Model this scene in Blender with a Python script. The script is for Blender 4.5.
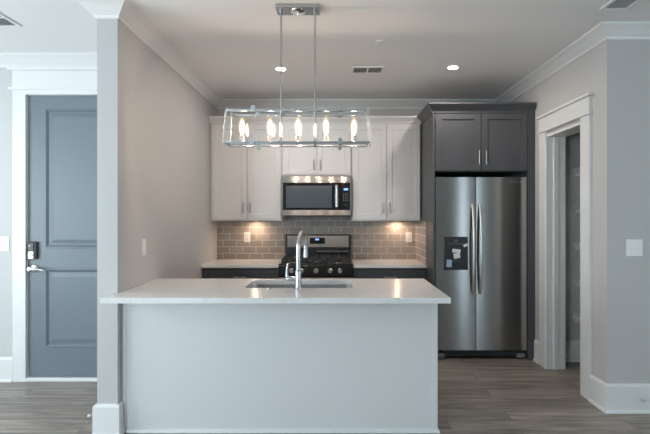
import bpy, bmesh, math
from mathutils import Vector, Matrix

# ------------------------------------------------------------------ set-up
S = bpy.context.scene
COL = S.collection
PI = math.pi
for o in list(bpy.data.objects):
    bpy.data.objects.remove(o)

EYE = 1.41
cam_d = bpy.data.cameras.new('camera')
cam_d.sensor_width = 36.0
cam_d.lens = 440.0 / 650.0 * 36.0
cam_d.shift_x = -10.0 / 650.0
cam_d.shift_y = -2.0 / 650.0
cam_d.clip_start = 0.05
cam = bpy.data.objects.new('camera', cam_d)
COL.objects.link(cam)
cam.location = (0, 0, EYE)
cam.rotation_euler = (PI / 2, 0, 0)
S.camera = cam

w = bpy.data.worlds.new('sky')
w.use_nodes = True
S.world = w
w.node_tree.nodes['Background'].inputs[0].default_value = (0.62, 0.78, 1.0, 1)
w.node_tree.nodes['Background'].inputs[1].default_value = 0.6

S.view_settings.view_transform = 'Standard'
S.view_settings.look = 'None'
S.view_settings.gamma = 1.0
S.view_settings.use_curve_mapping = False
S.view_settings.exposure = 0.0
S.cycles.use_denoising = True
S.cycles.use_adaptive_sampling = False
S.cycles.max_bounces = 10
S.cycles.diffuse_bounces = 5
S.cycles.transparent_max_bounces = 24
S.cycles.sample_clamp_indirect = 6.0
S.cycles.sample_clamp_direct = 50.0
S.cycles.use_light_tree = False
S.cycles.caustics_reflective = False
S.cycles.caustics_refractive = False


def window_light(name, loc, rot, sx, sy, power, color):
    d = bpy.data.lights.new(name, 'AREA')
    d.shape = 'RECTANGLE'
    d.size, d.size_y = sx, sy
    d.energy = power
    d.color = color
    o = bpy.data.objects.new(name, d)
    COL.objects.link(o)
    o.location = loc
    o.rotation_euler = rot
    return o


DAY = (0.73, 0.905, 1.0)
# daylight in window openings added to the unseen living room behind the camera
window_light('daylight_patio', (-3.28, -3.26, 1.25), (PI / 2, 0, 0), 1.35, 2.2, 155, DAY)
window_light('fridge_strip_light', (3.52, -3.26, 1.28), (PI / 2, 0, 0), .26, 2.3, 17, DAY)  # narrow added light, placed to lay the bright strip on the fridge doors
window_light('daylight_side', (-4.16, 1.6, 1.45), (PI / 2, 0, -PI / 2), 2.2, 1.8, 105, (0.86, 0.95, 1.0))

window_light('fill_right', (4.38, -.1, 1.45), (PI / 2, 0, PI / 2), 1.8, 1.6, 42, DAY)  # added fill for the grey right-hand wall, set in an unseen opening

# ------------------------------------------------------------------ materials
MATS = {}


def mat(name, col=(.8, .8, .8), rough=.5, metal=0.0, spec=.5, emit=None, estr=0.0, aniso=0.0, coat=0.0):
    m = bpy.data.materials.new(name)
    m.use_nodes = True
    b = m.node_tree.nodes['Principled BSDF']
    b.inputs['Base Color'].default_value = (*col, 1)
    b.inputs['Roughness'].default_value = rough
    b.inputs['Metallic'].default_value = metal
    b.inputs['Specular IOR Level'].default_value = spec
    if aniso:
        b.inputs['Anisotropic'].default_value = aniso
    if coat:
        b.inputs['Coat Weight'].default_value = coat
        b.inputs['Coat Roughness'].default_value = .1
    if emit:
        b.inputs['Emission Color'].default_value = (*emit, 1)
        b.inputs['Emission Strength'].default_value = estr
    MATS[name] = m
    return m


def nodes(m):
    nt = m.node_tree
    return nt, nt.nodes, nt.links, nt.nodes['Principled BSDF']


def add_bump(m, scale, strength, detail=3, stretch=None):
    nt, N, L, b = nodes(m)
    tc = N.new('ShaderNodeTexCoord')
    n = N.new('ShaderNodeTexNoise')
    n.inputs['Scale'].default_value = scale
    n.inputs['Detail'].default_value = detail
    if stretch:
        mp = N.new('ShaderNodeMapping')
        mp.inputs['Scale'].default_value = stretch
        L.new(tc.outputs['Object'], mp.inputs['Vector'])
        L.new(mp.outputs['Vector'], n.inputs['Vector'])
    else:
        L.new(tc.outputs['Object'], n.inputs['Vector'])
    bp = N.new('ShaderNodeBump')
    bp.inputs['Strength'].default_value = strength
    bp.inputs['Distance'].default_value = .002
    L.new(n.outputs['Fac'], bp.inputs['Height'])
    L.new(bp.outputs['Normal'], b.inputs['Normal'])
    return n


WALL = mat('grey wall paint', (.535, .53, .525), .6, spec=.3)
add_bump(WALL, 350, .06)
HALLW = mat('hall wall paint', (.57, .575, .57), .6, spec=.3)
add_bump(HALLW, 350, .06)
CEIL = mat('ceiling paint', (.85, .845, .84), .8, spec=.2)
add_bump(CEIL, 250, .08)
TRIM = mat('white trim paint', (.76, .765, .76), .35)
CABW = mat('white cabinet paint', (.70, .69, .685), .35)
CABG = mat('charcoal cabinet paint', (.078, .081, .088), .4)
DOORM = mat('slate blue door paint', (.155, .192, .218), .4)
PANEL = mat('white island paint', (.68, .69, .69), .38)
CHROME = mat('polished chrome', (.50, .515, .53), .24, 1.0)
FRAME = mat('satin chrome frame', (.62, .66, .69), .22, 1.0)
NICKEL = mat('brushed nickel', (.42, .40, .38), .3, 1.0)
SATIN = mat('satin nickel', (.75, .74, .72), .22, 1.0)
BLACK = mat('black enamel', (.012, .012, .013), .3)
BGLASS = mat('black glass', (.008, .009, .011), .06)
IRON = mat('cast iron', (.03, .03, .031), .45)
DARKP = mat('dark grey plastic', (.05, .052, .055), .45)
GREYP = mat('grey plastic', (.22, .22, .22), .45)
WHITEP = mat('white plastic', (.82, .82, .80), .35)
PAPER = mat('white paper sticker', (.75, .77, .78), .6)
BLUEP = mat('pale blue paper sticker', (.35, .50, .68), .6)
SLOT = mat('slot shadow plastic', (.12, .12, .12), .5)
BLADE = mat('vent blade grey', (.42, .42, .42), .5)
DARK = mat('vent interior', (.17, .18, .19), .8)
RUBBER = mat('white rubber', (.8, .8, .78), .6)
BLUEG = mat('blue display glow', (.02, .03, .06), .2, emit=(.25, .5, 1.0), estr=1.6)
FIL = mat('glowing filament', (1, .8, .5), .5, emit=(1.0, .75, .57), estr=205)
LENS = mat('lit downlight lens', (1, 1, 1), .5, emit=(1.0, .88, .80), estr=480)
PUCKL = mat('lit puck lens', (1, 1, 1), .5, emit=(1.0, .68, .46), estr=185)
SOCK = mat('frosted candle sleeve', (.72, .66, .60), .35)


def stainless(name, col, rough, horizontal=True):
    m = mat(name, col, rough, 1.0, aniso=1.0)
    nt, N, L, b = nodes(m)
    tg = N.new('ShaderNodeCombineXYZ')      # brushed sideways: reflections smear up and down
    tg.inputs['Z'].default_value = 1.0
    L.new(tg.outputs['Vector'], b.inputs['Tangent'])
    return m


STEEL = stainless('brushed stainless steel', (.54, .525, .51), .18, True)
FSTEEL = stainless('brushed fridge steel', (.33, .33, .325), .23, True)
HSTEEL = mat('satin steel handle', (.72, .72, .715), .4, 1.0)
SINKM = mat('sink steel', (.55, .56, .57), .3, 1.0)


def glass_mat(name, tint, refl=.9, ior=1.3, glow=None):
    m = bpy.data.materials.new(name)
    m.use_nodes = True
    nt = m.node_tree
    N, L = nt.nodes, nt.links
    N.clear()
    out = N.new('ShaderNodeOutputMaterial')
    mx = N.new('ShaderNodeMixShader')
    tr = N.new('ShaderNodeBsdfTransparent')
    tr.inputs['Color'].default_value = (*tint, 1)
    gl = N.new('ShaderNodeBsdfGlossy')
    gl.inputs['Roughness'].default_value = .02
    gl.inputs['Color'].default_value = (refl, refl, refl, 1)
    fr = N.new('ShaderNodeFresnel')
    fr.inputs['IOR'].default_value = ior
    ge = N.new('ShaderNodeNewGeometry')       # one reflection per pane face, none from inside the pane
    mu = N.new('ShaderNodeMath')
    mu.operation = 'SUBTRACT'
    mu.use_clamp = True
    L.new(fr.outputs['Fac'], mu.inputs[0])
    L.new(ge.outputs['Backfacing'], mu.inputs[1])
    L.new(mu.outputs[0], mx.inputs['Fac'])
    L.new(tr.outputs['BSDF'], mx.inputs[1])
    L.new(gl.outputs['BSDF'], mx.inputs[2])
    if glow:
        em = N.new('ShaderNodeEmission')
        em.inputs['Color'].default_value = (*glow, 1)
        em.inputs['Strength'].default_value = 1.0
        ad = N.new('ShaderNodeAddShader')
        L.new(mx.outputs['Shader'], ad.inputs[0])
        L.new(em.outputs['Emission'], ad.inputs[1])
        L.new(ad.outputs['Shader'], out.inputs['Surface'])
    else:
        L.new(mx.outputs['Shader'], out.inputs['Surface'])
    return m


GLASS = glass_mat('clear thin glass', (.99, .995, .995), ior=1.45)
GEDGE = bpy.data.materials.new('polished glass edge')
GEDGE.use_nodes = True
_n, _l = GEDGE.node_tree.nodes, GEDGE.node_tree.links
_m, _t = _n.new('ShaderNodeMixShader'), _n.new('ShaderNodeBsdfTransparent')
_n['Principled BSDF'].inputs['Base Color'].default_value = (.80, .86, .87, 1)
_n['Principled BSDF'].inputs['Roughness'].default_value = .15
_m.inputs['Fac'].default_value = .55
_l.new(_t.outputs['BSDF'], _m.inputs[1])
_l.new(_n['Principled BSDF'].outputs['BSDF'], _m.inputs[2])
_l.new(_m.outputs['Shader'], _n['Material Output'].inputs['Surface'])
BULBG = glass_mat('glowing bulb glass', (1.0, .98, .95), ior=1.12, glow=(.30, .19, .10))
BULBG.cycles.emission_sampling = 'NONE'


def quartz():
    m = mat('white quartz', (.78, .78, .77), .2)
    nt, N, L, b = nodes(m)
    tc = N.new('ShaderNodeTexCoord')
    n = N.new('ShaderNodeTexNoise')
    n.inputs['Scale'].default_value = 2.2
    n.inputs['Detail'].default_value = 8
    n.inputs['Distortion'].default_value = 2.2
    r = N.new('ShaderNodeValToRGB')
    e = r.color_ramp.elements
    e[0].position, e[0].color = .475, (.76, .76, .75, 1)
    e[1].position, e[1].color = .52, (.76, .76, .75, 1)
    k = r.color_ramp.elements.new(.497)
    k.color = (.71, .71, .705, 1)
    L.new(tc.outputs['Object'], n.inputs['Vector'])
    L.new(n.outputs['Fac'], r.inputs['Fac'])
    L.new(r.outputs['Color'], b.inputs['Base Color'])
    return m


QUARTZ = quartz()


def tiles(along='X'):
    m = mat('taupe subway tile along ' + along, (.3, .27, .25), .18)
    nt, N, L, b = nodes(m)
    tc = N.new('ShaderNodeTexCoord')
    sp = N.new('ShaderNodeSeparateXYZ')
    cb = N.new('ShaderNodeCombineXYZ')
    L.new(tc.outputs['Object'], sp.inputs['Vector'])
    L.new(sp.outputs[along], cb.inputs['X'])
    dz = N.new('ShaderNodeMath')
    dz.operation = 'SUBTRACT'
    dz.inputs[1].default_value = .882
    L.new(sp.outputs['Z'], dz.inputs[0])
    L.new(dz.outputs[0], cb.inputs['Y'])
    br = N.new('ShaderNodeTexBrick')
    br.offset = .5
    br.inputs['Scale'].default_value = 1.0
    br.inputs['Brick Width'].default_value = .155
    br.inputs['Row Height'].default_value = .0775
    br.inputs['Mortar Size'].default_value = .0035
    br.inputs['Mortar Smooth'].default_value = .15
    br.inputs['Color1'].default_value = (.285, .258, .238, 1)
    br.inputs['Color2'].default_value = (.36, .33, .308, 1)
    br.inputs['Mortar'].default_value = (.55, .53, .50, 1)
    L.new(cb.outputs['Vector'], br.inputs['Vector'])
    L.new(br.outputs['Color'], b.inputs['Base Color'])
    inv = N.new('ShaderNodeMath')
    inv.operation = 'SUBTRACT'
    inv.inputs[0].default_value = 1.0
    L.new(br.outputs['Fac'], inv.inputs[1])
    n = N.new('ShaderNodeTexNoise')
    n.inputs['Scale'].default_value = 26
    L.new(cb.outputs['Vector'], n.inputs['Vector'])
    ad = N.new('ShaderNodeMath')
    ad.operation = 'MULTIPLY_ADD'
    ad.inputs[1].default_value = .35
    L.new(n.outputs['Fac'], ad.inputs[0])
    L.new(inv.outputs[0], ad.inputs[2])
    bp = N.new('ShaderNodeBump')
    bp.inputs['Strength'].default_value = .5
    bp.inputs['Distance'].default_value = .003
    L.new(ad.outputs[0], bp.inputs['Height'])
    L.new(bp.outputs['Normal'], b.inputs['Normal'])
    mr = N.new('ShaderNodeMapRange')
    mr.inputs['To Min'].default_value = .2
    mr.inputs['To Max'].default_value = .7
    L.new(br.outputs['Fac'], mr.inputs['Value'])
    L.new(mr.outputs['Result'], b.inputs['Roughness'])
    return m


TILE = tiles()
TILE_SIDE = tiles('Y')


def planks():
    m = mat('grey oak plank floor', (.2, .17, .15), .42)
    nt, N, L, b = nodes(m)
    tc = N.new('ShaderNodeTexCoord')
    br = N.new('ShaderNodeTexBrick')
    br.offset = .37
    br.inputs['Scale'].default_value = 1.0
    br.inputs['Brick Width'].default_value = 1.22
    br.inputs['Row Height'].default_value = .178
    br.inputs['Mortar Size'].default_value = .0012
    br.inputs['Color1'].default_value = (.0, .0, .0, 1)
    br.inputs['Color2'].default_value = (1, 1, 1, 1)
    br.inputs['Mortar'].default_value = (.5, .5, .5, 1)
    L.new(tc.outputs['Object'], br.inputs['Vector'])
    mp = N.new('ShaderNodeMapping')
    mp.inputs['Scale'].default_value = (1.3, 13, 1)
    ad = N.new('ShaderNodeVectorMath')
    ad.operation = 'MULTIPLY_ADD'
    L.new(br.outputs['Color'], ad.inputs[0])
    ad.inputs[1].default_value = (7, 3, 0)
    L.new(tc.outputs['Object'], ad.inputs[2])
    L.new(ad.outputs['Vector'], mp.inputs['Vector'])
    n = N.new('ShaderNodeTexNoise')
    n.inputs['Scale'].default_value = 1.6
    n.inputs['Detail'].default_value = 7
    n.inputs['Roughness'].default_value = .62
    n.inputs['Distortion'].default_value = .6
    L.new(mp.outputs['Vector'], n.inputs['Vector'])
    r = N.new('ShaderNodeValToRGB')
    e = r.color_ramp.elements
    e[0].position, e[0].color = .30, (.155, .132, .114, 1)
    e[1].position, e[1].color = .72, (.40, .355, .315, 1)
    L.new(n.outputs['Fac'], r.inputs['Fac'])
    hs = N.new('ShaderNodeHueSaturation')
    mr = N.new('ShaderNodeMapRange')
    mr.inputs['To Min'].default_value = .82
    mr.inputs['To Max'].default_value = 1.18
    L.new(br.outputs['Color'], mr.inputs['Value'])
    L.new(mr.outputs['Result'], hs.inputs['Value'])
    L.new(r.outputs['Color'], hs.inputs['Color'])
    mx = N.new('ShaderNodeMix')
    mx.data_type = 'RGBA'
    L.new(br.outputs['Fac'], mx.inputs[0])
    L.new(hs.outputs['Color'], mx.inputs[6])
    mx.inputs[7].default_value = (.06, .05, .043, 1)
    L.new(mx.outputs[2], b.inputs['Base Color'])
    return m


FLOOR = planks()

# ------------------------------------------------------------------ mesh helpers
ORG = {}


class MB:
    """Collects shapes in world coordinates and links them as ONE mesh object."""

    def __init__(self):
        self.bm = bmesh.new()

    def _merge(self, tmp, smooth=False):
        if smooth:
            for f in tmp.faces:
                f.smooth = True
        me = bpy.data.meshes.new('t')
        tmp.to_mesh(me)
        tmp.free()
        self.bm.from_mesh(me)
        bpy.data.meshes.remove(me)
        return self

    def box(self, x0, x1, y0, y1, z0, z1, bev=0.0, seg=2):
        t = bmesh.new()
        bmesh.ops.create_cube(t, size=1)
        for v in t.verts:
            v.co = Vector((x0 + (v.co.x + .5) * (x1 - x0), y0 + (v.co.y + .5) * (y1 - y0), z0 + (v.co.z + .5) * (z1 - z0)))
        if bev > 0:
            bmesh.ops.bevel(t, geom=t.edges[:], offset=bev, segments=seg, affect='EDGES', profile=.5)
        return self._merge(t)

    def cyl(self, p, q, r0, r1=None, n=24, smooth=True):
        r1 = r0 if r1 is None else r1
        p, q = Vector(p), Vector(q)
        t = bmesh.new()
        bmesh.ops.create_cone(t, cap_ends=True, segments=n, radius1=r0, radius2=r1, depth=(q - p).length)
        rot = (q - p).to_track_quat('Z', 'Y').to_matrix().to_4x4()
        bmesh.ops.transform(t, matrix=Matrix.Translation((p + q) / 2) @ rot, verts=t.verts)
        for f in t.faces:
            f.smooth = smooth and len(f.verts) == 4
        return self._merge(t)

    def lathe(self, c, prof, n=24, axis='Z', smooth=True):
        """prof: (radius, height along axis) from start to end; closed on the axis."""
        t = bmesh.new()
        rings = []
        for r, h in prof:
            if r < 1e-6:
                rings.append([t.verts.new((0, 0, h))])
            else:
                rings.append([t.verts.new((r * math.cos(2 * PI * k / n), r * math.sin(2 * PI * k / n), h)) for k in range(n)])
        for a, b in zip(rings, rings[1:]):
            for k in range(n):
                j = (k + 1) % n
                if len(a) == 1 and len(b) == 1:
                    continue
                if len(a) == 1:
                    t.faces.new((a[0], b[k], b[j]))
                elif len(b) == 1:
                    t.faces.new((a[k], a[j], b[0]))
                else:
                    t.faces.new((a[k], a[j], b[j], b[k]))
        if len(rings[0]) > 1:
            t.faces.new(rings[0][::-1])
        if len(rings[-1]) > 1:
            t.faces.new(rings[-1])
        m = {'Z': Matrix.Identity(4), '-Y': Matrix.Rotation(PI / 2, 4, 'X'), 'X': Matrix.Rotation(PI / 2, 4, 'Y'),
             '-Z': Matrix.Rotation(PI, 4, 'X'), '-X': Matrix.Rotation(-PI / 2, 4, 'Y')}[axis]
        bmesh.ops.transform(t, matrix=Matrix.Translation(Vector(c)) @ m, verts=t.verts)
        bmesh.ops.recalc_face_normals(t, faces=t.faces)
        for f in t.faces:
            f.smooth = smooth and len(f.verts) <= 4
        return self._merge(t)

    def tube(self, pts, r, n=14, flat=None):
        """Round tube through pts; r a number or a list; flat=(sx, sy) squashes the section."""
        pts = [Vector(p) for p in pts]
        rs = r if isinstance(r, (list, tuple)) else [r] * len(pts)
        t = bmesh.new()
        rings = []
        up = None
        for i, p in enumerate(pts):
            d = (pts[min(i + 1, len(pts) - 1)] - pts[max(i - 1, 0)]).normalized()
            if up is None:
                up = Vector((1, 0, 0)) if abs(d.x) < .9 else Vector((0, 1, 0))
            a = (up - d * up.dot(d)).normalized()
            up = a
            b = d.cross(a)
            fx, fy = flat if flat else (1, 1)
            rings.append([t.verts.new(p + a * rs[i] * fx * math.cos(2 * PI * k / n) + b * rs[i] * fy * math.sin(2 * PI * k / n)) for k in range(n)])
        for a, b in zip(rings, rings[1:]):
            for k in range(n):
                j = (k + 1) % n
                f = t.faces.new((a[k], a[j], b[j], b[k]))
                f.smooth = True
        t.faces.new(rings[0][::-1])
        t.faces.new(rings[-1])
        bmesh.ops.recalc_face_normals(t, faces=t.faces)
        return self._merge(t)

    def sweep(self, path, prof):
        """Sweep a closed profile (out, z) along an XY path; 'out' is to the right of travel; corners mitred."""
        P = [Vector((p[0], p[1])) for p in path]
        nrm = []
        for a, b in zip(P, P[1:]):
            d = (b - a).normalized()
            nrm.append(Vector((d.y, -d.x)))
        t = bmesh.new()
        rings = []
        for i, p in enumerate(P):
            n1 = nrm[max(i - 1, 0)]
            n2 = nrm[min(i, len(nrm) - 1)]
            m = (n1 + n2) / (1 + n1.dot(n2))
            rings.append([t.verts.new((p.x + m.x * o, p.y + m.y * o, z)) for o, z in prof])
        k = len(prof)
        for a, b in zip(rings, rings[1:]):
            for i in range(k):
                j = (i + 1) % k
                t.faces.new((a[i], a[j], b[j], b[i]))
        t.faces.new(rings[0][::-1])
        t.faces.new(rings[-1])
        bmesh.ops.recalc_face_normals(t, faces=t.faces)
        return self._merge(t)

    def slab(self, x0, x1, z0, z1, yf, yb, panels, prof):
        """A door leaf facing -Y with sunken panels; prof: (inset, depth) steps inside each panel's edge."""
        t = bmesh.new()
        xs = sorted({x0, x1} | {p[0] for p in panels} | {p[1] for p in panels})
        zs = sorted({z0, z1} | {p[2] for p in panels} | {p[3] for p in panels})
        V = {}

        def v(x, y, z):
            k = (round(x, 5), round(y, 5), round(z, 5))
            if k not in V:
                V[k] = t.verts.new((x, y, z))
            return V[k]
        for a, b in zip(xs, xs[1:]):
            for c, d in zip(zs, zs[1:]):
                hit = [p for p in panels if p[0] <= a + 1e-6 and p[1] >= b - 1e-6 and p[2] <= c + 1e-6 and p[3] >= d - 1e-6]
                if not hit:
                    t.faces.new((v(a, yf, c), v(b, yf, c), v(b, yf, d), v(a, yf, d)))
                else:
                    loop = [v(a, yf, c), v(b, yf, c), v(b, yf, d), v(a, yf, d)]
                    for ins, dep in prof:
                        nl = [v(a + ins, yf + dep, c + ins), v(b - ins, yf + dep, c + ins), v(b - ins, yf + dep, d - ins), v(a + ins, yf + dep, d - ins)]
                        for i in range(4):
                            j = (i + 1) % 4
                            t.faces.new((loop[i], loop[j], nl[j], nl[i]))
                        loop = nl
                    t.faces.new(loop)
        for a, b in zip(xs, xs[1:]):
            t.faces.new((v(a, yf, z0), v(a, yb, z0), v(b, yb, z0), v(b, yf, z0)))
            t.faces.new((v(a, yf, z1), v(b, yf, z1), v(b, yb, z1), v(a, yb, z1)))
        for c, d in zip(zs, zs[1:]):
            t.faces.new((v(x0, yf, c), v(x0, yf, d), v(x0, yb, d), v(x0, yb, c)))
            t.faces.new((v(x1, yf, c), v(x1, yb, c), v(x1, yb, d), v(x1, yf, d)))
        bl = [v(x, yb, z0) for x in xs] + [v(x1, yb, z) for z in zs[1:]] + [v(x, yb, z1) for x in reversed(xs[:-1])] + [v(x0, yb, z) for z in reversed(zs[1:-1])]
        t.faces.new(bl[::-1])
        bmesh.ops.recalc_face_normals(t, faces=t.faces)
        return self._merge(t)

    def plate(self, outer, inner, z0, z1):
        """Flat plate with an optional hole, from XY outlines."""
        t = bmesh.new()
        loops = []
        for pts in [outer] + ([inner] if inner else []):
            top = [t.verts.new((x, y, z1)) for x, y in pts]
            bot = [t.verts.new((x, y, z0)) for x, y in pts]
            loops.append((top, bot))
        et, eb = [], []
        for top, bot in loops:
            n = len(top)
            for i in range(n):
                j = (i + 1) % n
                et.append(t.edges.new((top[i], top[j])))
                eb.append(t.edges.new((bot[i], bot[j])))
                t.faces.new((bot[i], bot[j], top[j], top[i]))
        bmesh.ops.triangle_fill(t, edges=et, use_beauty=True)
        bmesh.ops.triangle_fill(t, edges=eb, use_beauty=True)
        bmesh.ops.recalc_face_normals(t, faces=t.faces)
        return self._merge(t)

    def quadpane(self, a, b, c, d, th):
        """A flat pane with corners a,b,c,d and thickness th."""
        a, b, c, d = map(Vector, (a, b, c, d))
        n = (b - a).cross(d - a).normalized() * th
        t = bmesh.new()
        f = [t.verts.new(p) for p in (a, b, c, d)]
        g = [t.verts.new(p + n) for p in (a, b, c, d)]
        t.faces.new(f)
        t.faces.new(g[::-1])
        for i in range(4):
            j = (i + 1) % 4
            t.faces.new((f[i], f[j], g[j], g[i]))
        bmesh.ops.recalc_face_normals(t, faces=t.faces)
        return self._merge(t)

    def rot(self, c, axis, ang):
        c = Vector(c)
        bmesh.ops.transform(self.bm, matrix=Matrix.Translation(c) @ Matrix.Rotation(ang, 4, axis) @ Matrix.Translation(-c), verts=self.bm.verts)
        return self

    def build(self, name, m, parent=None, loc=None):
        o_at = Vector(loc) if loc else (ORG[parent.name] if parent else Vector((0, 0, 0)))
        for v in self.bm.verts:
            v.co -= o_at
        me = bpy.data.meshes.new(name)
        self.bm.to_mesh(me)
        self.bm.free()
        sm = [p.use_smooth for p in me.polygons]
        me.set_sharp_from_angle(angle=math.radians(38))
        me.polygons.foreach_set('use_smooth', sm)
        me.materials.append(m)
        o = bpy.data.objects.new(name, me)
        COL.objects.link(o)
        if parent:
            o.parent = parent
            o.location = o_at - ORG[parent.name]
        else:
            o.location = o_at
        ORG[o.name] = o_at
        return o


def tag(o, label=None, cat=None, group=None, kind=None):
    if label:
        o['label'] = label
    if cat:
        o['category'] = cat
    if group:
        o['group'] = group
    if kind:
        o['kind'] = kind
    return o


def thing(name, label, cat, loc, group=None):
    o = bpy.data.objects.new(name, None)
    o.empty_display_size = .05
    COL.objects.link(o)
    o.location = loc
    ORG[o.name] = Vector(loc)
    return tag(o, label, cat, group)


def struct(name, mb, m, label=None, cat=None, parent=None):
    o = mb.build(name, m, parent)
    if not parent:
        tag(o, label, cat, None, 'structure')
    return o


def dup(o, parent=None, loc=None, label=None):
    c = o.copy()
    COL.objects.link(c)
    if parent:
        c.parent = parent
    if loc:
        c.location = loc
        ORG[c.name] = Vector(loc)
    if label:
        c['label'] = label
    for ch in list(o.children):
        dup(ch, c)
    return c


# ------------------------------------------------------------------ room shell
XL, XL2 = -1.39, -1.52       # partition, kitchen face and hall face
XR, XR2 = 1.947, 2.094       # pantry wall, kitchen face and pantry face
YC = 2.812                   # end of the partition
YB = 5.195                   # back wall
YR = 3.15                    # living room face of the right-hand wall
YH = 3.738                   # hall end wall with the front door
ZC = 2.755
FX0, FX1, FY0 = -4.05, 4.3, -3.15   # living room limits

struct('floor', MB().box(FX0 - .15, FX1 + .15, FY0 - .15, YB + .15, -.08, 0), FLOOR, 'grey-brown wood plank floor running across the room', 'floor')
struct('ceiling', MB().box(FX0 - .15, FX1 + .15, FY0 - .15, YB + .15, ZC, ZC + .1), CEIL, 'smooth white ceiling over kitchen and hall', 'ceiling')
struct('wall_back', MB().box(XL2, 2.8, YB, YB + .14, 0, ZC), WALL, 'grey kitchen wall behind range and cabinets', 'wall')
struct('wall_left', MB().box(XL2, XL, YC, YB, 0, ZC), WALL, 'grey partition wall whose narrow end stands by the island', 'wall')
mb = MB()
PY0, PY1, PZ = 3.448, 4.04, 2.14
mb.box(XR, XR2, YR + .13, PY0, 0, ZC).box(XR, XR2, PY1, YB, 0, ZC).box(XR, XR2, PY0, PY1, PZ, ZC)
struct('wall_right', mb, WALL, 'grey wall with the pantry doorway, right of the fridge', 'wall')
struct('wall_front', MB().box(XR, FX1, YR, YR + .13, 0, ZC), WALL, 'grey wall facing the room at far right with a double switch', 'wall')
mb = MB()
DX0, DX1, DZ = -2.630, -1.72, 2.445
mb.box(FX0, DX0, YH, YH + .14, 0, ZC).box(DX1, XL2, YH, YH + .14, 0, ZC).box(DX0, DX1, YH, YH + .14, DZ, ZC)
struct('wall_hall', mb, HALLW, 'pale wall around the slate blue front door', 'wall')
struct('wall_pantry', MB().box(XR2, 2.8, 4.25, 4.35, 0, ZC).box(2.66, 2.8, YR + .13, 4.25, 0, ZC), WALL, 'grey walls inside the pantry', 'wall')
# living room behind the camera, with window openings added to let daylight in
mb = MB()
mb.box(FX0, -3.95, FY0 - .12, FY0, 0, ZC).box(-3.95, -2.6, FY0 - .12, FY0, 2.35, ZC).box(-2.6, 3.36, FY0 - .12, FY0, 0, ZC)
mb.box(3.36, 3.68, FY0 - .12, FY0, 0, .1).box(3.36, 3.68, FY0 - .12, FY0, 2.45, ZC).box(3.68, FX1, FY0 - .12, FY0, 0, ZC)
mb.box(-3.95, -2.6, FY0 - .12, FY0, 0, .12)
struct('wall_rear', mb, WALL, 'grey living room wall behind the viewer', 'wall')
mb = MB()
mb.box(FX0 - .12, FX0, FY0, .5, 0, ZC).box(FX0 - .12, FX0, 2.7, YH + .14, 0, ZC).box(FX0 - .12, FX0, .5, 2.7, 0, .55).box(FX0 - .12, FX0, .5, 2.7, 2.35, ZC)
struct('wall_side_left', mb, HALLW, 'pale living room side wall with a window', 'wall')
mb = MB()
mb.box(FX1, FX1 + .12, FY0, -1.0, 0, ZC).box(FX1, FX1 + .12, .8, YR + .13, 0, ZC).box(FX1, FX1 + .12, -1.0, .8, 0, .65).box(FX1, FX1 + .12, -1.0, .8, 2.25, ZC)
struct('wall_side_right', mb, WALL, 'grey living room side wall', 'wall')


def window_frame(n, x0, x1, y0, y1, z0, z1, along, bars):
    mb = MB()
    f = .05
    if along == 'X':
        mb.box(x0, x1, y0, y1, z0, z0 + f).box(x0, x1, y0, y1, z1 - f, z1)
        for k in range(bars + 1):
            c = x0 + (x1 - x0 - f) * k / bars
            mb.box(c, c + f, y0, y1, z0 + f, z1 - f)
    else:
        mb.box(x0, x1, y0, y1, z0, z0 + f).box(x0, x1, y0, y1, z1 - f, z1)
        for k in range(bars + 1):
            c = y0 + (y1 - y0 - f) * k / bars
            mb.box(x0, x1, c, c + f, z0 + f, z1 - f)
    o = struct('window_%d' % n, mb, TRIM, 'added white framed window of the unseen living room', 'window')
    return o


window_frame(1, -3.95, -2.6, FY0 - .07, FY0 - .02, .12, 2.35, 'X', 2)
window_frame(2, 3.36, 3.68, FY0 - .07, FY0 - .02, .1, 2.45, 'X', 1)  # narrow unseen window, added so the fridge mirrors a bright strip
window_frame(3, FX0 - .07, FX0 - .02, .5, 2.7, .55, 2.35, 'Y', 2)

window_frame(4, FX1 + .02, FX1 + .07, -1.0, .8, .65, 2.25, 'Y', 2)  # unseen window added to hold the right-hand fill light

# crown mould, one run round partition, kitchen and corner
crown = [(0, ZC), (.092, ZC), (.092, ZC - .012), (.080, ZC - .022), (.062, ZC - .034), (.036, ZC - .060), (.018, ZC - .076), (.014, ZC - .088), (.008, ZC - .094), (0, ZC - .094)]
struct('trim_1', MB().sweep([(FX0, YH), (XL2, YH), (XL2, YC), (XL, YC), (XL, YB), (XR, YB), (XR, YR), (FX1, YR)], crown), TRIM,
       'white crown moulding along the top of the walls', 'moulding')
base = [(0, 0), (.030, 0), (.030, .010), (.027, .018), (.020, .024), (.020, .188), (.014, .198), (.006, .204), (0, .204)]
CW = .115
struct('baseboard_hall', MB().sweep([(FX0, YH), (DX0 - .098, YH)], base), TRIM, 'white baseboard left of the front door', 'baseboard')
struct('baseboard_left', MB().sweep([(DX1 + .098, YH), (XL2, YH), (XL2, YC), (XL, YC), (XL, 2.853)], base), TRIM, 'tall white baseboard wrapping the end of the partition', 'baseboard')
struct('baseboard_right', MB().sweep([(XR, PY0 - CW - .002), (XR, YR), (FX1, YR)], base), TRIM, 'tall white baseboard turning the right-hand corner', 'baseboard')
struct('baseboard_middle', MB().sweep([(XR, 4.262), (XR, PY1 + CW + .002)], base), TRIM, 'short white baseboard between fridge cabinet and doorway', 'baseboard')
struct('baseboard_pantry', MB().sweep([(XR2 + .001, 4.25), (2.65, 4.25)], base), TRIM, 'white baseboard inside the pantry', 'baseboard')

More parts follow.
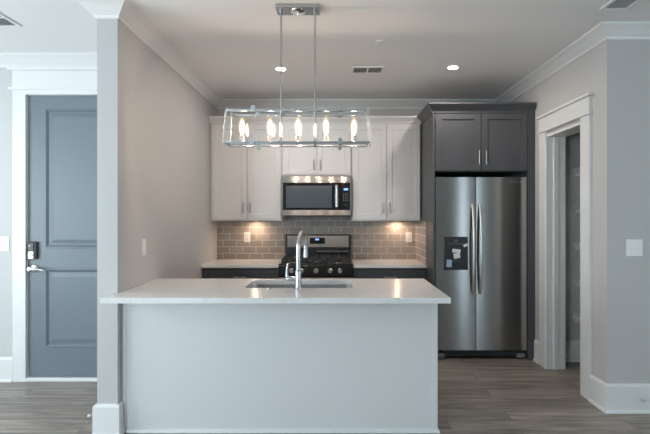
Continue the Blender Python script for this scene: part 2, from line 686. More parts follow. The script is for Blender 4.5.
# front door casing with tall header
mb = MB()
yc = YH - .022
DW = .096
mb.box(DX0 - DW, DX0 + .016, yc, YH, 0, DZ + .02, .003).box(DX1 - .016, DX1 + DW, yc, YH, 0, DZ + .02, .003)
mb.box(DX0 + .016, DX1 - .016, yc, YH, DZ - .017, DZ + .02)
mb.box(DX0 - DW - .03, DX1 + DW + .03, yc - .014, YH, DZ + .02, DZ + .045, .005)
mb.box(DX0 - DW, DX1 + DW, yc - .004, YH, DZ + .045, DZ + .185, .003)
mb.box(DX0 - DW - .03, DX1 + DW + .03, yc - .026, YH, DZ + .185, DZ + .212, .006)
mb.box(DX0 - .001, DX0 + .018, YH, YH + .14, 0, DZ).box(DX1 - .018, DX1 + .001, YH, YH + .14, 0, DZ).box(DX0, DX1, YH, YH + .14, DZ - .018, DZ + .002)
mb.box(DX0 + .0, DX1, YH - .02, YH + .12, 0, .030, .006)
struct('trim_2', mb, TRIM, 'white casing, header and sill around the front door', 'door casing')

# pantry doorway casing
mb = MB()
xf = XR - .022
mb.box(xf, XR, PY0 - CW, PY0 + .006, 0, PZ + .035, .003).box(xf, XR, PY1 - .006, PY1 + CW, 0, PZ + .035, .003)
mb.box(xf - .010, XR, PY0 - CW - .02, PY1 + CW + .02, PZ + .035, PZ + .052, .004)
mb.box(xf - .003, XR, PY0 - CW, PY1 + CW, PZ + .052, PZ + .172, .003)
mb.box(xf - .022, XR, PY0 - CW - .028, PY1 + CW + .028, PZ + .172, PZ + .194, .005)
mb.box(xf + .006, XR2 + .012, PY0 - .001, PY0 + .018, 0, PZ).box(xf + .006, XR2 + .012, PY1 - .018, PY1 + .001, 0, PZ).box(xf + .006, XR2 + .012, PY0, PY1, PZ - .018, PZ + .002)
mb.box(XR + .05, XR + .09, PY1 - .030, PY1 - .018, 0, PZ - .018).box(XR + .05, XR + .09, PY0 + .018, PY0 + .03, 0, PZ - .018)
struct('trim_3', mb, TRIM, 'white casing and tall header of the pantry doorway', 'door casing')

# the front door
d = MB()
x0, x1 = DX0 + .0195, DX1 - .0195
st = .138
pp = [(x0 + st, x1 - st, .277, .955), (x0 + st, x1 - st, 1.125, 2.32)]
d.slab(x0, x1, .039, DZ - .020, YH + .008, YH + .052, pp, [(.006, -.004), (.014, -.004), (.030, .012), (.042, .012), (.075, .004)])
door = struct('door_1', d, DOORM, 'slate blue two-panel front door in white casing', 'door')
lk = MB()
lx, ly = -2.560, YH + .008
lk.box(lx - .035, lx + .035, ly - .030, ly - .001, 1.035, 1.185, .012, 3)
lock = lk.build('door_lock', DARKP, door)
MB().box(lx - .031, lx + .018, ly - .036, ly - .028, 1.105, 1.178, .004).build('keypad', BLACK, lock)
mk = MB().box(lx - .031, lx + .018, ly - .037, ly - .028, 1.040, 1.102, .006)
mk.cyl((lx - .006, ly - .037, 1.07), (lx - .006, ly - .046, 1.07), .013)
mk.build('lock_cylinder', SATIN, lock)
MB().box(lx - .022, lx - .012, ly - .0375, ly - .035, 1.145, 1.155).build('keypad_light', BLUEG, lock)
lv = MB().lathe((lx, ly, .955), [(.036, .001), (.036, .008), (.030, .014), (.013, .018), (.012, .05), (.016, .055), (.016, .066), (0, .068)], 28, '-Y')
lv.tube([(lx, ly - .060, .955), (lx + .03, ly - .062, .956), (lx + .07, ly - .058, .953), (lx + .112, ly - .052, .946)], [.013, .011, .009, .007], 12)
lv.build('door_lever', SATIN, door)

# ------------------------------------------------------------------ backsplash
bs = MB().box(XL + .001, .9445, YB - .010, YB, .88, 1.42).box(.9445, .9515, 4.575, YB, .8905, 1.3435)
bso = struct('wall_backsplash', bs, TILE, 'taupe subway tile backsplash with pale grout', 'backsplash')
bso.data.materials.append(TILE_SIDE)
for p in bso.data.polygons:
    if abs(p.normal.x) > .9:
        p.material_index = 1


# ------------------------------------------------------------------ cabinets
def bar_handle(x, y, zc, ln, parent, m=NICKEL, r=.0055, horiz=False):
    h = MB()
    if horiz:
        h.cyl((x - ln / 2, y - .030, zc), (x + ln / 2, y - .030, zc), r, n=14)
        for s in (-.36, .36):
            h.cyl((x + s * ln, y + .0005, zc), (x + s * ln, y - .030, zc), r * .85, n=10)
    else:
        h.cyl((x, y - .030, zc - ln / 2), (x, y - .030, zc + ln / 2), r, n=14)
        for s in (-.36, .36):
            h.cyl((x, y + .0005, zc + s * ln), (x, y - .030, zc + s * ln), r * .85, n=10)
    return h.build('handle', m, parent)


def shaker(x0, x1, z0, z1, y, m, parent, name='door', stile=.058, th=.019, rail=None):
    rail = rail or stile
    o = MB().slab(x0, x1, z0, z1, y, y + th, [(x0 + stile, x1 - stile, z0 + rail, z1 - rail)], [(.0025, .009)])
    return o.build(name, m, parent)


UY = 4.845   # faces of the wall cabinets' doors


def upper(label, x0, x1, z0, z1, hz, split, left_fill=0.0, right_ret=False):
    r = thing('wall_cabinet', label, 'cabinet', ((x0 + x1) / 2, UY + .15, z0), 'white wall cabinets')
    MB().box(x0 - left_fill, x1, UY + .021, YB - .012, z0, z1, .0015).build('carcass', CABW, r)
    g = .0025
    for a, b, hx in ((x0 + .012, split - g, split - .036), (split + g, x1 - .012, split + .036)):
        d = shaker(a, b, z0 + .016, 2.408, UY, CABW, r)
        bar_handle(hx, UY, hz, .118, d)
    cr = [(-.02, 2.425), (.012, 2.425), (.012, 2.437), (.020, 2.447), (.040, 2.475), (.044, 2.482), (.044, 2.497), (-.02, 2.497)]
    MB().sweep([(x0 - left_fill, UY + .021), (x1, UY + .021)], cr).build('crown', CABW, r)
    return r


upper('white wall cabinet left of the microwave, two tall shaker doors', -1.368, -.5855, 1.344, 2.43, 1.49, -.967, .019)
upper('short white wall cabinet directly above the microwave', -.5835, .1815, 1.838, 2.43, 1.96, -.199)
upper('white wall cabinet between the microwave and the charcoal fridge surround', .1835, .946, 1.344, 2.43, 1.49, .568)

# puck lights under them
p0 = (-.92, 5.09, 1.3435)
root = thing('puck_light', 'small warm puck light under the white wall cabinet left of the microwave', 'light', p0, 'under-cabinet puck lights')
MB().lathe(p0, [(.036, 0), (.036, .010), (.033, .013), (.0305, .013), (.0305, .010), (0, .010)], 28, '-Z').build('housing', WHITEP, root)
MB().lathe((p0[0], p0[1], p0[2] - .0105), [(.029, 0), (.028, .002), (0, .002)], 28, '-Z').build('lens', PUCKL, root)
dup(root, None, (.72, 5.09, 1.3435), 'small warm puck light under the white wall cabinet beside the fridge surround')

# base cabinets and worktops on the back wall
BYF = 4.585
CT0, CT1 = .86, .89


def base_cab(label, x0, x1, ndoor):
    r = thing('base_cabinet', label, 'cabinet', ((x0 + x1) / 2, BYF + .3, 0), 'charcoal base cabinets')
    MB().box(x0, x1, BYF + .021, YB - .012, .10, CT0 - .001, .0015).box(x0, x1, BYF + .09, YB - .03, 0, .10).build('carcass', CABG, r)
    n = ndoor
    wd = (x1 - x0) / n
    for k in range(n):
        a, b = x0 + k * wd + .003, x0 + (k + 1) * wd - .003
        dr = shaker(a, b, .69, .838, BYF, CABG, r, 'drawer', .05, .019, .036)
        bar_handle((a + b) / 2, BYF, .764, .13, dr, NICKEL, horiz=True)
        do = shaker(a, b, .115, .684, BYF, CABG, r, 'door')
        bar_handle(b - .03 if k == 0 else a + .03, BYF, .59, .13, do)
    return r


base_cab('charcoal base cabinet between the grey wall and the range', -1.386, -.585, 1)
base_cab('charcoal base cabinet between the range and the fridge', .193, .9485, 1)


def worktop(label, x0, x1):
    o = MB().box(x0, x1, 4.556, YB - .0105, CT0, CT1, .003).build('worktop', QUARTZ, None, ((x0 + x1) / 2, 4.87, CT0))
    return tag(o, label, 'countertop', 'worktops on the back wall')


worktop('white quartz worktop to the left of the range', -1.3885, -.581)
worktop('white quartz worktop to the right of the range', .189, .9510)

# ------------------------------------------------------------------ fridge surround
FY = 4.276
r = thing('fridge_cabinet', 'tall charcoal cabinet surround with two doors over the fridge', 'cabinet', (1.45, 4.7, 0))
MB().box(.952, .971, FY, YB - .002, 0, 2.42, .0015).build('side_panel', CABG, r)
MB().box(1.876, 1.9455, FY, YB - .002, 0, 2.42, .0015).build('side_panel', CABG, r)
MB().box(.9715, 1.8755, FY + .021, YB - .002, 1.835, 2.42).build('carcass', CABG, r)
for a, b, hx in ((.976, 1.417, 1.394), (1.423, 1.871, 1.462)):
    dd = shaker(a, b, 1.845, 2.405, FY, CABG, r, stile=.062)
    bar_handle(hx, FY, 1.965, .135, dd, SATIN)
cr = [(-.03, 2.40), (.006, 2.40), (.006, 2.425), (.012, 2.432), (.050, 2.470), (.056, 2.476), (.056, 2.492), (-.03, 2.492)]
MB().sweep([(.952, 4.80), (.952, FY), (1.93, FY)], [(o, z) for o, z in cr]).build('crown', CABG, r)

# ------------------------------------------------------------------ fridge
FY = 4.294   # the fridge stands a little behind the surround's face
fx0, fx1, fs = .979, 1.866, 1.372
r = thing('refrigerator', 'stainless side-by-side fridge with a black ice dispenser', 'fridge', (1.42, 4.65, 0))
MB().box(fx0 + .004, fx1 - .004, FY + .05, 5.12, .03, 1.765, .004).build('body', DARKP, r)


def fdoor(x0, x1):
    # slightly bowed steel door
    t = MB()
    n = 10
    path = []
    for k in range(n + 1):
        u = k / n
        path.append((x0 + (x1 - x0) * u, FY - .012 - .0015 * (1 - (2 * u - 1) ** 2)))
    pts = path + [(x1, FY + .046), (x0, FY + .046)]
    t.plate(pts, None, .094, 1.778)
    for f in t.bm.faces:
        f.smooth = abs(f.normal.z) < .5 and f.calc_center_median().y < FY - .005
    return t


def fhandle(x, parent):
    zs = [.645, .66, .70, .80, .95, 1.08, 1.22, 1.36, 1.46, 1.50, 1.515]
    h = MB()
    pts = []
    for z in zs:
        u = (z - 1.08) / .435
        pts.append((x, FY - .018 - .052 * (1 - abs(u) ** 3.2), z))
    h.tube(pts, .0115, 14, (1.15, .8))
    h.build('handle', HSTEEL, parent)


ld = fdoor(fx0, fs - .003).build('door', FSTEEL, r)
rd = fdoor(fs + .003, fx1).build('door', FSTEEL, r)
fhandle(fs - .036, ld)
fhandle(fs + .036, rd)
# dispenser
dx0, dx1, dz0, dz1 = 1.058, 1.292, .876, 1.198
yd = FY - .016
t = MB()
t.box(dx0, dx1, yd - .004, FY - .002, 1.075, dz1, .004)
t.box(dx0, dx0 + .02, yd - .004, FY - .002, dz0, 1.075, .003).box(dx1 - .02, dx1, yd - .004, FY - .002, dz0, 1.075, .003)
t.box(dx0, dx1, yd - .004, FY - .002, dz0, dz0 + .022, .003)
t.box(dx0 + .02, dx1 - .02, FY - .0145, FY - .002, dz0 + .02, 1.08)
disp = t.build('dispenser', BLACK, ld)
MB().box(1.150, 1.205, FY - .030, FY - .013, .955, 1.045, .006).build('paddle', DARKP, disp)
pb = MB()
for k in range(6):
    pb.box(1.098 + k * .026, 1.112 + k * .026, yd - .0052, yd - .0042, 1.128, 1.134)
pb.box(1.160, 1.166, yd - .0052, yd - .0042, 1.150, 1.172).box(1.182, 1.188, yd - .0052, yd - .0042, 1.150, 1.172).box(1.164, 1.184, yd - .0052, yd - .0042, 1.150, 1.155)
pb.build('buttons', GREYP, disp)
MB().box(1.135, 1.215, FY - .034, FY - .031, 1.045, 1.080).rot((1.175, FY, 1.06), 'Y', .10).build('sticker', PAPER, disp)
MB().box(1.150, 1.212, FY - .034, FY - .031, .990, 1.040).rot((1.18, FY, 1.01), 'Y', -.15).build('sticker', PAPER, disp)
MB().box(1.085, 1.135, FY - .018, FY - .0148, .905, .975).rot((1.11, FY, .94), 'Y', .08).build('sticker', BLUEP, disp)
MB().box(1.245, 1.288, yd - .0075, yd - .0045, 1.105, 1.130).rot((1.27, FY, 1.12), 'Y', -.4).build('sticker', PAPER, disp)
# badge
cu = bpy.data.curves.new('badge', 'FONT')
cu.body = 'Whirlpool'
cu.size = .030
cu.extrude = .0006
cu.align_x = 'CENTER'
tmp = bpy.data.objects.new('tmp', cu)
COL.objects.link(tmp)
bpy.context.view_layer.update()
me = bpy.data.meshes.new_from_object(tmp.evaluated_get(bpy.context.evaluated_depsgraph_get()))
bpy.data.objects.remove(tmp)
me.materials.clear()
me.materials.append(SATIN)
bo = bpy.data.objects.new('badge', me)
COL.objects.link(bo)
bo.parent = rd
bo.rotation_euler = (PI / 2, 0, 0)
bo.location = Vector((1.755, FY - .0132, 1.724)) - ORG[r.name]
# foot grille
t = MB().box(fx0 + .07, fx1 - .07, FY + .02, FY + .05, .030, .080)
for k in range(3):
    t.box(fx0 + .07, fx1 - .07, FY + .010, FY + .022, .036 + k * .015, .043 + k * .015)
t.build('toe_grille', DARKP, r)
for xx in (fx0 + .012, fx1 - .092):
    MB().box(xx, xx + .08, FY - .004, FY + .06, .018, .058, .005).build('hinge_cover', GREYP, r)
    MB().cyl((xx + .04, FY + .05, 0), (xx + .04, FY + .05, .03), .018).build('foot', DARKP, r)
for xx in (fx0 + .1, fx1 - .1):
    MB().cyl((xx, 5.05, 0), (xx, 5.05, .032), .02).build('foot', DARKP, r)
for xx in (fx0 + .03, fx1 - .11):
    MB().box(xx, xx + .08, FY + .0, FY + .12, 1.768, 1.782, .004).build('hinge', DARKP, r)

# ------------------------------------------------------------------ microwave
mx0, mx1, my, mz0, mz1 = -.5805, .1785, 4.78, 1.392, 1.8335
r = thing('microwave', 'stainless over-the-range microwave with a black glass door', 'microwave', (-.2, 4.97, mz0))
MB().box(mx0 + .004, mx1 - .004, my + .03, YB - .012, mz0 + .006, mz1, .003).build('body', DARKP, r)
MB().box(mx0, mx1, my, my + .03, 1.758, mz1 - .001, .005, 3).build('vent_band', STEEL, r)
fr = MB()
fr.box(mx0, mx1, my, my + .03, mz0 + .012, 1.466, .005, 3).box(mx0, mx0 + .016, my + .001, my + .03, 1.466, 1.758, .002).box(mx1 - .016, mx1, my + .001, my + .03, 1.466, 1.758, .002)
fr.build('frame', STEEL, r)
dr = MB().box(mx0 + .0165, .0, my - .004, my + .03, 1.4665, 1.7575, .003).build('door', BGLASS, r)
WING = mat('door window mesh', (.085, .105, .125), .12)
MB().box(mx0 + .048, -.035, my - .0052, my - .0036, 1.490, 1.728).build('window', WING, dr)
hd = MB().tube([(.018, my - .004, 1.485), (.018, my - .040, 1.500), (.018, my - .046, 1.612), (.018, my - .040, 1.725), (.018, my - .004, 1.740)], .014, 14, (1.2, .55))
hd.build('handle', STEEL, dr)
cp = MB().box(.0015, mx1 - .0165, my - .004, my + .03, 1.4665, 1.7575, .003).build('control_panel', BGLASS, r)
MB().box(.095, .142, my - .0052, my - .0038, 1.678, 1.700).build('display', BLUEG, cp)
kp = MB()
for i in range(3):
    for j in range(5):
        kp.box(.088 + i * .022, .100 + i * .022, my - .0050, my - .0038, 1.562 + j * .019, 1.568 + j * .019)
kp.build('keypad', GREYP, cp)
MB().cyl((.118, my - .003, 1.523), (.118, my - .016, 1.523), .022).build('dial', BLACK, cp)
MB().box(mx0 + .01, mx1 - .01, my + .005, YB - .02, mz0 - .004, mz0 + .008, .003).build('base_vent', DARKP, r)
MB().box(mx0 + .02, mx0 + .10, my + .03, my + .10, mz0 - .014, mz0 - .003, .003).build('task_lamp', DARKP, r)

# ------------------------------------------------------------------ range
rx0, rx1 = -.5775, .1855
RC = (rx0 + rx1) / 2
RF = 4.49
r = thing('gas_range', 'stainless and black gas range between the two back worktops', 'range', (RC, 4.8, 0))
MB().box(rx0, rx1, RF + .04, 5.165, .04, .895, .003).box(rx0 + .02, rx1 - .02, RF + .08, 5.14, 0, .04).build('body', BLACK, r)
MB().box(rx0, rx1, RF + .005, 5.165, .8955, .912, .006).build('cooktop', BLACK, r)
# backguard
t = MB().box(rx0, rx1, 5.105, 5.17, .913, 1.185, .012, 3)
bg = t.build('backguard', BLACK, r)
MB().box(rx0 + .024, rx1 - .024, 5.098, 5.107, 1.035, 1.172, .003).build('steel_panel', STEEL, bg)
MB().box(rx0 + .285, rx0 + .462, 5.094, 5.099, 1.075, 1.146, .003).build('clock_panel', BGLASS, bg)
MB().box(rx0 + .350, rx0 + .392, 5.0925, 5.0942, 1.118, 1.136).build('clock_display', BLUEG, bg)
MB().box(rx0 + .37, rx1 - .03, 5.085, 5.104, .985, .996, .003).build('vent_trim', STEEL, bg)
# front control panel with knobs
t = MB()
t.box(rx0, rx1, RF, RF + .045, .782, .894, .006, 3)
cp = t.build('control_panel', BLACK, r)
for kx in (-.445, -.345, -.196, -.048, .052):
    k = MB().lathe((kx, RF, .838), [(.026, 0), (.026, .004), (.0215, .008), (.0205, .030), (.018, .034), (0, .034)], 24, '-Y')
    k.build('knob', SATIN, cp)
od = MB().slab(rx0 + .004, rx1 - .004, .225, .772, RF + .002, RF + .044, [(rx0 + .12, rx1 - .12, .36, .64)], [(.004, .006)]).build('oven_door', STEEL, r)
MB().box(rx0 + .125, rx1 - .125, RF + .0045, RF + .0078, .365, .635).build('oven_window', BGLASS, od)
h = MB().cyl((rx0 + .06, RF - .045, .725), (rx1 - .06, RF - .045, .725), .011)
for xx in (rx0 + .09, rx1 - .09):
    h.cyl((xx, RF + .003, .725), (xx, RF - .045, .725), .008)
h.build('handle', STEEL, od)
MB().box(rx0 + .004, rx1 - .004, RF + .004, RF + .044, .05, .215, .004).build('drawer', STEEL, r)
# burners and grates
for bx in (rx0 + .15, RC, rx1 - .15):
    for by in ((4.66, 4.94) if bx != RC else (4.80,)):
        MB().lathe((bx, by, .9115), [(.055, 0), (.055, .006), (.042, .010), (.042, .018), (.034, .024), (0, .025)], 24).build('burner', IRON, r)
        MB().lathe((bx, by, .9118), [(.064, 0), (.064, .003), (.057, .0055), (.0555, .0055), (.0555, 0)], 24).build('burner_ring', SATIN, r)
gw = (rx1 - rx0 - .04) / 3
for k in range(3):
    a = rx0 + .02 + k * gw + .003
    b = a + gw - .006
    g = MB()
    z0, z1 = .935, .952
    y0, y1 = 4.555, 5.06
    for yy in (y0, (y0 + y1) / 2 - .006, y1 - .012):
        g.box(a, b, yy, yy + .012, z0, z1, .003)
    for xx in (a, (a + b) / 2 - .006, b - .012):
        g.box(xx, xx + .012, y0, y1, z0 + .002, z1 + .006, .003)
    for yy in ((y0 + y1) / 2 - .14, (y0 + y1) / 2 + .13):
        g.box(a, b, yy, yy + .010, z0 + .003, z1 + .002, .003)
    for xx in (a, b - .014):
        for yy in (y0, y1 - .014):
            g.box(xx, xx + .014, yy, yy + .014, .9118, z0 + .004)
    g.build('grate', IRON, r)

# ------------------------------------------------------------------ island
IY = 2.858
ix0, ix1, iyb = -1.388, .6625, 3.425
ZI0, ZI1 = .877, .91
r = thing('kitchen_island', 'white panelled island base standing against the partition end', 'island', (-.36, 3.15, 0))
MB().box(ix0, ix1 - .018, IY, IY + .018, 0, ZI0 - .001).build('front_panel', PANEL, r)
MB().box(ix1 - .018, ix1, IY, iyb, 0, ZI0 - .001, .0015).build('end_panel', PANEL, r)
MB().box(ix1 - .034, ix1 + .003, IY - .006, IY - .0002, .022, ZI0 - .002, .002).build('corner_trim', PANEL, r)
MB().box(ix0 + .020, ix0 + .032, IY - .006, IY - .0002, .022, ZI0 - .002, .002).build('corner_trim', PANEL, r)
MB().sweep([(ix0 + .038, IY), (ix1, IY), (ix1, iyb)], [(0, 0), (.016, 0), (.016, .006), (.012, .016), (.004, .022), (0, .022)]).build('shoe_moulding', PANEL, r)
MB().box(ix0, ix1 - .018, iyb - .022, iyb - .002, .10, ZI0 - .001).box(ix0, ix1 - .018, iyb - .09, iyb - .07, 0, .10).build('cabinet_face', PANEL, r)
for k in range(4):
    a = ix0 + .02 + k * .505
    dk = MB().slab(a, a + .50, .115, .86, -iyb + .001, -iyb + .019, [(a + .06, a + .44, .175, .80)], [(.0025, .008)])
    for v in dk.bm.verts:
        v.co.y *= -1
    bmesh.ops.reverse_faces(dk.bm, faces=dk.bm.faces[:])
    dk.build('door', PANEL, r)


def rrect(x0, x1, y0, y1, rad, n=8):
    pts = []
    for cx, cy, a0 in ((x1 - rad, y1 - rad, 0), (x0 + rad, y1 - rad, PI / 2), (x0 + rad, y0 + rad, PI), (x1 - rad, y0 + rad, 1.5 * PI)):
        for k in range(n + 1):
            a = a0 + PI / 2 * k / n
            pts.append((cx + rad * math.cos(a), cy + rad * math.sin(a)))
    return pts


sx0, sx1, sy0, sy1 = -.625, .125, 3.01, 3.38
outer = [(-1.416, 2.651), (.6976, 2.651), (.6976, 3.46), (-1.3885, 3.46), (-1.3885, 2.809), (-1.416, 2.809)]
o = MB().plate(outer, rrect(sx0, sx1, sy0, sy1, .05), ZI0, ZI1).build('island_countertop', QUARTZ, None, (-.36, 3.05, ZI0))
tag(o, 'long white quartz island countertop with a sink cut-out', 'countertop')

# sink
r = thing('sink', 'stainless undermount sink in the white island countertop', 'sink', (-.25, 3.195, .68))
t = bmesh.new()
loops = []
for off, z, rad in ((.022, ZI0 - .0015, .06), (.004, ZI0 - .0015, .05), (.004, ZI0 - .012, .05), (-.004, .72, .05), (-.020, .692, .06), (-.05, .684, .04)):
    loops.append([t.verts.new((x, y, z)) for x, y in rrect(sx0 - off, sx1 + off, sy0 - off, sy1 + off, rad)])
for a, b in zip(loops, loops[1:]):
    n = len(a)
    for i in range(n):
        j = (i + 1) % n
        t.faces.new((a[i], a[j], b[j], b[i])).smooth = True
t.faces.new(loops[-1])
bmesh.ops.recalc_face_normals(t, faces=t.faces)
m_ = MB()
m_._merge(t)
bs_ = m_.build('basin', SINKM, r)
sm = bs_.modifiers.new('thick', 'SOLIDIFY')
sm.thickness = .0012
sm.offset = 0
MB().lathe((-.25, 3.22, .6846), [(.042, 0), (.042, .003), (.034, .004), (.030, .0015), (0, .0015)], 24).build('drain', CHROME, r)

# faucet
fxx, fyy = -.246, 2.955
r = thing('faucet', 'tall chrome pull-down faucet at the near edge of the island sink', 'faucet', (fxx, fyy, ZI1))
MB().lathe((fxx, fyy, ZI1), [(.027, 0), (.027, .006), (.022, .010), (.021, .055), (.0215, .12), (.0195, .128), (.0175, .132)], 28).build('base', CHROME, r)
dv = Vector((.036, .19, 0))
L_ = dv.length
dv.normalize()
R_ = L_ / 2
pts = [(fxx, fyy, ZI1 + .13), (fxx, fyy, ZI1 + .20), (fxx, fyy, 1.19)]
for k in range(1, 17):
    a = PI * k / 16
    s = R_ * (1 - math.cos(a))
    pts.append((fxx + dv.x * s, fyy + dv.y * s, 1.19 + R_ * math.sin(a)))
pts.append((fxx + dv.x * L_, fyy + dv.y * L_, 1.172))
MB().tube(pts, .0165, 18).build('spout', CHROME, r)
ex, ey = fxx + dv.x * L_, fyy + dv.y * L_
MB().lathe((ex, ey, 1.185), [(.0165, 0), (.0175, .004), (.0165, .012), (.0155, .03), (.019, .068), (.0185, .078), (.014, .080), (0, .080)], 24, '-Z').build('spray_head', CHROME, r)
hz = .982
lv = MB().lathe((fxx - .016, fyy, hz), [(.0165, 0), (.0165, .050), (.015, .060), (.012, .070), (0, .072)], 22, '-X')
lv.tube([(fxx - .076, fyy, hz), (fxx - .078, fyy, hz + .035), (fxx - .075, fyy - .002, hz + .07), (fxx - .069, fyy - .004, hz + .105)], [.011, .0095, .0075, .007], 12, (1.0, .7))
lv.build('lever', CHROME, r)

o = MB().lathe((-.452, 2.972, ZI1), [(.020, 0), (.020, .004), (.016, .006), (.012, .006), (.012, .009), (0, .0095)], 24).build('disposal_button', CHROME, None, (-.452, 2.972, ZI1))
tag(o, 'small round chrome button on the island left of the faucet', 'button')

# ------------------------------------------------------------------ chandelier
CX, CY = -.24, 2.855
r = thing('linear_chandelier', 'rectangular chrome and glass chandelier with five glowing bulbs', 'chandelier', (CX, CY, ZC))
t = MB().box(CX - .14, CX + .14, CY - .058, CY + .058, ZC - .024, ZC - .0005, .003)
can = t.build('canopy', CHROME, r)
MB().lathe((CX, CY, ZC - .0242), [(.050, 0), (.048, .004), (.030, .007), (.010, .009), (.009, .020), (.006, .026), (0, .027)], 24, '-Z').build('finial', SATIN, can)
zt, zb = 2.085, 1.862            # top and bottom of the glass box
ft, fb = .080, .100              # half depth at the top and at the bottom
wt, wb = .448, .466              # half length at the top and at the bottom
for xx in (CX - .110, CX + .110):
    MB().cyl((xx, CY, ZC - .023), (xx, CY, zb + .02), .0068, n=16).cyl((xx, CY, ZC - .036), (xx, CY, ZC - .022), .012, n=16).cyl((xx, CY, zt - .022), (xx, CY, zt + .006), .011, n=16).build('rod', CHROME, r)
t = MB()
b = .009
# top rectangle
for s in (-1, 1):
    t.box(CX - wt + .006, CX + wt - .006, CY + s * (ft - .012) - b, CY + s * (ft - .012) + b, zt - .020, zt - .004, .002)
    t.box(CX + s * (wt - .012) - b, CX + s * (wt - .012) + b, CY - ft + .004, CY + ft - .004, zt - .020, zt - .004, .002)
    xx = CX + s * .110
    t.box(xx - .006, xx + .006, CY - ft + .006, CY + ft - .006, zt - .018, zt - .006, .002)
t.build('top_frame', FRAME, r)
t = MB()
for s in (-1, 1):
    t.box(CX - wb + .006, CX + wb - .006, CY + s * (fb - .012) - .006, CY + s * (fb - .012) + .006, zb + .002, zb + .012, .002)
    t.box(CX + s * (wb - .012) - .006, CX + s * (wb - .012) + .006, CY - fb + .004, CY + fb - .004, zb + .002, zb + .012, .002)
    t.box(CX + s * .110 - .006, CX + s * .110 + .006, CY - fb + .006, CY + fb - .006, zb + .003, zb + .012, .002)
t.box(CX - wb + .008, CX + wb - .008, CY - .007, CY + .007, zb + .006, zb + .018, .002)
t.build('bottom_frame', FRAME, r)


def pane(mb):
    o = mb.build('glass_panel', GLASS, r)
    o.data.materials.append(GEDGE)
    for p in sorted(o.data.polygons, key=lambda p: p.area)[:4]:
        p.material_index = 1


for s in (-1, 1):
    pane(MB().quadpane((CX - wb, CY + s * fb, zb - .004), (CX + wb, CY + s * fb, zb - .004), (CX + wt, CY + s * ft, zt + .004), (CX - wt, CY + s * ft, zt + .004), .006))
    pane(MB().quadpane((CX + s * wb, CY - fb + .009, zb - .002), (CX + s * wb, CY + fb - .009, zb - .002), (CX + s * wt, CY + ft - .009, zt + .002), (CX + s * wt, CY - ft + .009, zt + .002), .006))
for sx in (-.275, .272):
    for s in (-1, 1):
        c = MB().box(CX + sx - .013, CX + sx + .013, CY + s * ft - .016, CY + s * ft + .016, zt - .022, zt + .014, .002)
        c.build('clip', FRAME, r)
        c = MB().box(CX + sx - .013, CX + sx + .013, CY + s * fb - .022, CY + s * fb + .014, zb - .012, zb + .030, .002)
        c.build('clip', FRAME, r)
for k in range(5):
    bx = CX + (k - 2) * .1815
    so = MB().lathe((bx, CY, zb + .019), [(.022, 0), (.022, .004), (.0165, .006), (.0165, .040), (.0145, .043), (0, .043)], 20).build('socket', SOCK, r)
    bl = MB().lathe((bx, CY, zb + .062), [(.0125, 0), (.014, .008), (.021, .032), (.0235, .055), (.0225, .080), (.016, .105), (.007, .116), (0, .118)], 20).build('bulb', BULBG, r)
    f = MB().lathe((bx, CY, zb + .072), [(0, 0), (.007, .006), (.0105, .022), (.0115, .046), (.009, .072), (.004, .086), (0, .087)], 10)
    f.build('filament', FIL, bl)

# ------------------------------------------------------------------ ceiling fittings
p = (-.433, 3.63, ZC)


def downlight(p, label):
    r = thing('recessed_light', label, 'ceiling light', p, 'recessed ceiling lights')
    MB().lathe((p[0], p[1], p[2] - .0004), [(.060, 0), (.059, .004), (.048, .007), (.044, .007), (.044, .003), (0, .003)], 36, '-Z').build('trim_ring', WHITEP, r)
    MB().lathe((p[0], p[1], p[2] - .0036), [(.043, 0), (.041, .0025), (0, .003)], 36, '-Z').build('lens', LENS, r)
    return r


dl = downlight((-.496, 4.04, ZC), 'lit recessed ceiling light behind the left chandelier rod')
dup(dl, None, (1.072, 4.0, ZC), 'lit recessed ceiling light in front of the fridge cabinet')


def vent(cx, cy, lx, ly, label, nx, ny, rz=0.0):
    """Ceiling register: frame and blades, centred at cx, cy."""
    r = thing('ceiling_vent', label, 'vent', (cx, cy, ZC), 'white ceiling vents')
    z = ZC - .0006
    f = .022
    t = MB()
    t.box(cx - lx / 2, cx + lx / 2, cy - ly / 2, cy - ly / 2 + f, z - .010, z, .003).box(cx - lx / 2, cx + lx / 2, cy + ly / 2 - f, cy + ly / 2, z - .010, z, .003)
    t.box(cx - lx / 2, cx - lx / 2 + f, cy - ly / 2 + f, cy + ly / 2 - f, z - .010, z, .003).box(cx + lx / 2 - f, cx + lx / 2, cy - ly / 2 + f, cy + ly / 2 - f, z - .010, z, .003)
    if nx:
        t.box(cx - .008, cx + .008, cy - ly / 2 + f, cy + ly / 2 - f, z - .009, z, .002)
    elif ny:
        t.box(cx - lx / 2 + f, cx + lx / 2 - f, cy - .008, cy + .008, z - .009, z, .002)
    t.build('frame', WHITEP, r)
    MB().box(cx - lx / 2 + f, cx + lx / 2 - f, cy - ly / 2 + f, cy + ly / 2 - f, z - .0015, z - .0002).build('duct', DARK, r)
    t = MB()
    if lx >= ly:
        n = int((lx - 2 * f) / .014)
        for k in range(n):
            x = cx - lx / 2 + f + .007 + k * .014
            t.box(x - .0016, x + .0016, cy - ly / 2 + f, cy + ly / 2 - f, z - .008, z - .002)
    else:
        n = int((ly - 2 * f) / .014)
        for k in range(n):
            y = cy - ly / 2 + f + .007 + k * .014
            t.box(cx - lx / 2 + f, cx + lx / 2 - f, y - .0016, y + .0016, z - .008, z - .002)
    t.build('blades', BLADE, r)
    return r


vent(.300, 4.07, .30, .19, 'small white ceiling vent between the two recessed lights', 1, 0)
vent(-2.425, 2.98, .40, .30, 'white ceiling vent at top left above the hall', 0, 1)
vent(1.813, 2.673, .18, .40, 'white ceiling vent at top right near the corner', 0, 1)

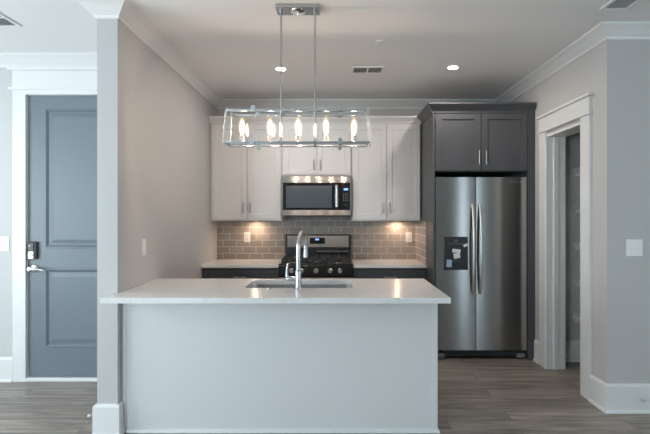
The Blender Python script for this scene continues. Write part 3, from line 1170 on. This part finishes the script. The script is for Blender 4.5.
r = thing('sprinkler', 'small white recessed fire sprinkler cover on the kitchen ceiling', 'sprinkler', (.355, 3.42, ZC))
MB().lathe((.355, 3.42, ZC - .0004), [(.040, 0), (.040, .003), (.034, .006), (.030, .005), (.029, .002), (0, .002)], 30, '-Z').build('ring', WHITEP, r)
MB().lathe((.355, 3.42, ZC - .0024), [(.028, 0), (.027, .003), (.010, .004), (0, .004)], 24, '-Z').build('cap', WHITEP, r)


# ------------------------------------------------------------------ switches and outlets
def plate_y(cx, y, cz, wdt, hgt, label, cat, kind, m=WHITEP, name='light_switch'):
    """Plate on a wall that faces -Y."""
    r = thing(name, label, cat, (cx, y, cz))
    MB().box(cx - wdt / 2, cx + wdt / 2, y - .006, y - .0004, cz - hgt / 2, cz + hgt / 2, .003).build('plate', m, r)
    if kind == 'outlet':
        for s in (-1, 1):
            o = MB().box(cx - .017, cx + .017, y - .0085, y - .0055, cz + s * .021 - .014, cz + s * .021 + .014, .002).build('receptacle', m, r)
            MB().box(cx - .008, cx - .005, y - .0090, y - .0083, cz + s * .021 - .004, cz + s * .021 + .008).box(cx + .005, cx + .008, y - .0090, y - .0083, cz + s * .021 - .004, cz + s * .021 + .008).build('slots', SLOT, o)
    else:
        n = kind
        for k in range(n):
            x = cx + (k - (n - 1) / 2) * .046
            MB().box(x - .0055, x + .0055, y - .0075, y - .0055, cz - .013, cz + .013, .001).box(x - .004, x + .004, y - .016, y - .007, cz - .001, cz + .009, .0015).build('toggle', m, r)
    return r


plate_y(2.141, YR, 1.175, .118, .122, 'white double toggle switch on the grey wall at far right', 'switch', 2)
plate_y(-2.825, YH, 1.165, .118, .122, 'white switch plate on the pale wall left of the front door', 'switch', 2)
ty = YB - .0102
plate_y(-1.035, ty, 1.150, .074, .118, 'white outlet on the tiles to the left of the range', 'outlet', 'outlet', name='wall_outlet')
plate_y(.868, ty, 1.150, .074, .118, 'white outlet on the tiles beside the fridge surround', 'outlet', 'outlet', name='wall_outlet')
# on the partition, facing +X
cy, cz = 3.19, 1.175
r = thing('wall_outlet', 'white outlet on the grey partition wall above the island', 'outlet', (XL, cy, cz))
MB().box(XL + .0004, XL + .006, cy - .037, cy + .037, cz - .059, cz + .059, .003).build('plate', WHITEP, r)
for s in (-1, 1):
    MB().box(XL + .0055, XL + .0085, cy - .017, cy + .017, cz + s * .021 - .014, cz + s * .021 + .014, .002).build('receptacle', WHITEP, r)


# ------------------------------------------------------------------ door stops
def spring(p, d, label):
    r = thing('door_stop', label, 'door stop', p, 'spring door stops')
    p, d = Vector(p), Vector(d)
    up = Vector((0, 0, 1))
    sd = d.cross(up).normalized()
    pts = []
    for k in range(73):
        a = 2 * PI * k / 8
        pts.append(p + d * (.008 + .055 * k / 72) + (sd * math.cos(a) + up * math.sin(a)) * .006)
    MB().cyl(p + d * .0005, p + d * .009, .010, .008, 16).tube(pts, .0016, 6).build('spring', SATIN, r)
    MB().cyl(p + d * .062, p + d * .078, .0085, .0075, 16).build('tip', RUBBER, r)
    return r


spring((XL2 - .0202, 2.88, .095), (-1, 0, 0), 'spring door stop on the baseboard of the partition end')
spring((2.175, YR - .0202, .098), (0, -1, 0), 'spring door stop on the right-hand baseboard')

# ------------------------------------------------------------------ pantry shelves
sh = None
names = ['lowest white pantry shelf, nearest the floor', 'second white pantry shelf from the floor', 'middle white pantry shelf of five',
         'second white pantry shelf from the top', 'topmost white pantry shelf']
for k, z in enumerate((.43, .775, 1.13, 1.485, 1.84)):
    if sh is None:
        sh = thing('pantry_shelf', names[k], 'shelf', (2.5, 3.75, z), 'white pantry shelves')
        MB().box(2.30, 2.659, YR + .131, 4.249, z - .020, z + .020, .002).build('board', WHITEP, sh)
        MB().box(2.31, 2.659, 4.229, 4.2495, z - .055, z - .0205).build('cleat', TRIM, sh)
    else:
        dup(sh, None, (2.5, 3.75, z), names[k])
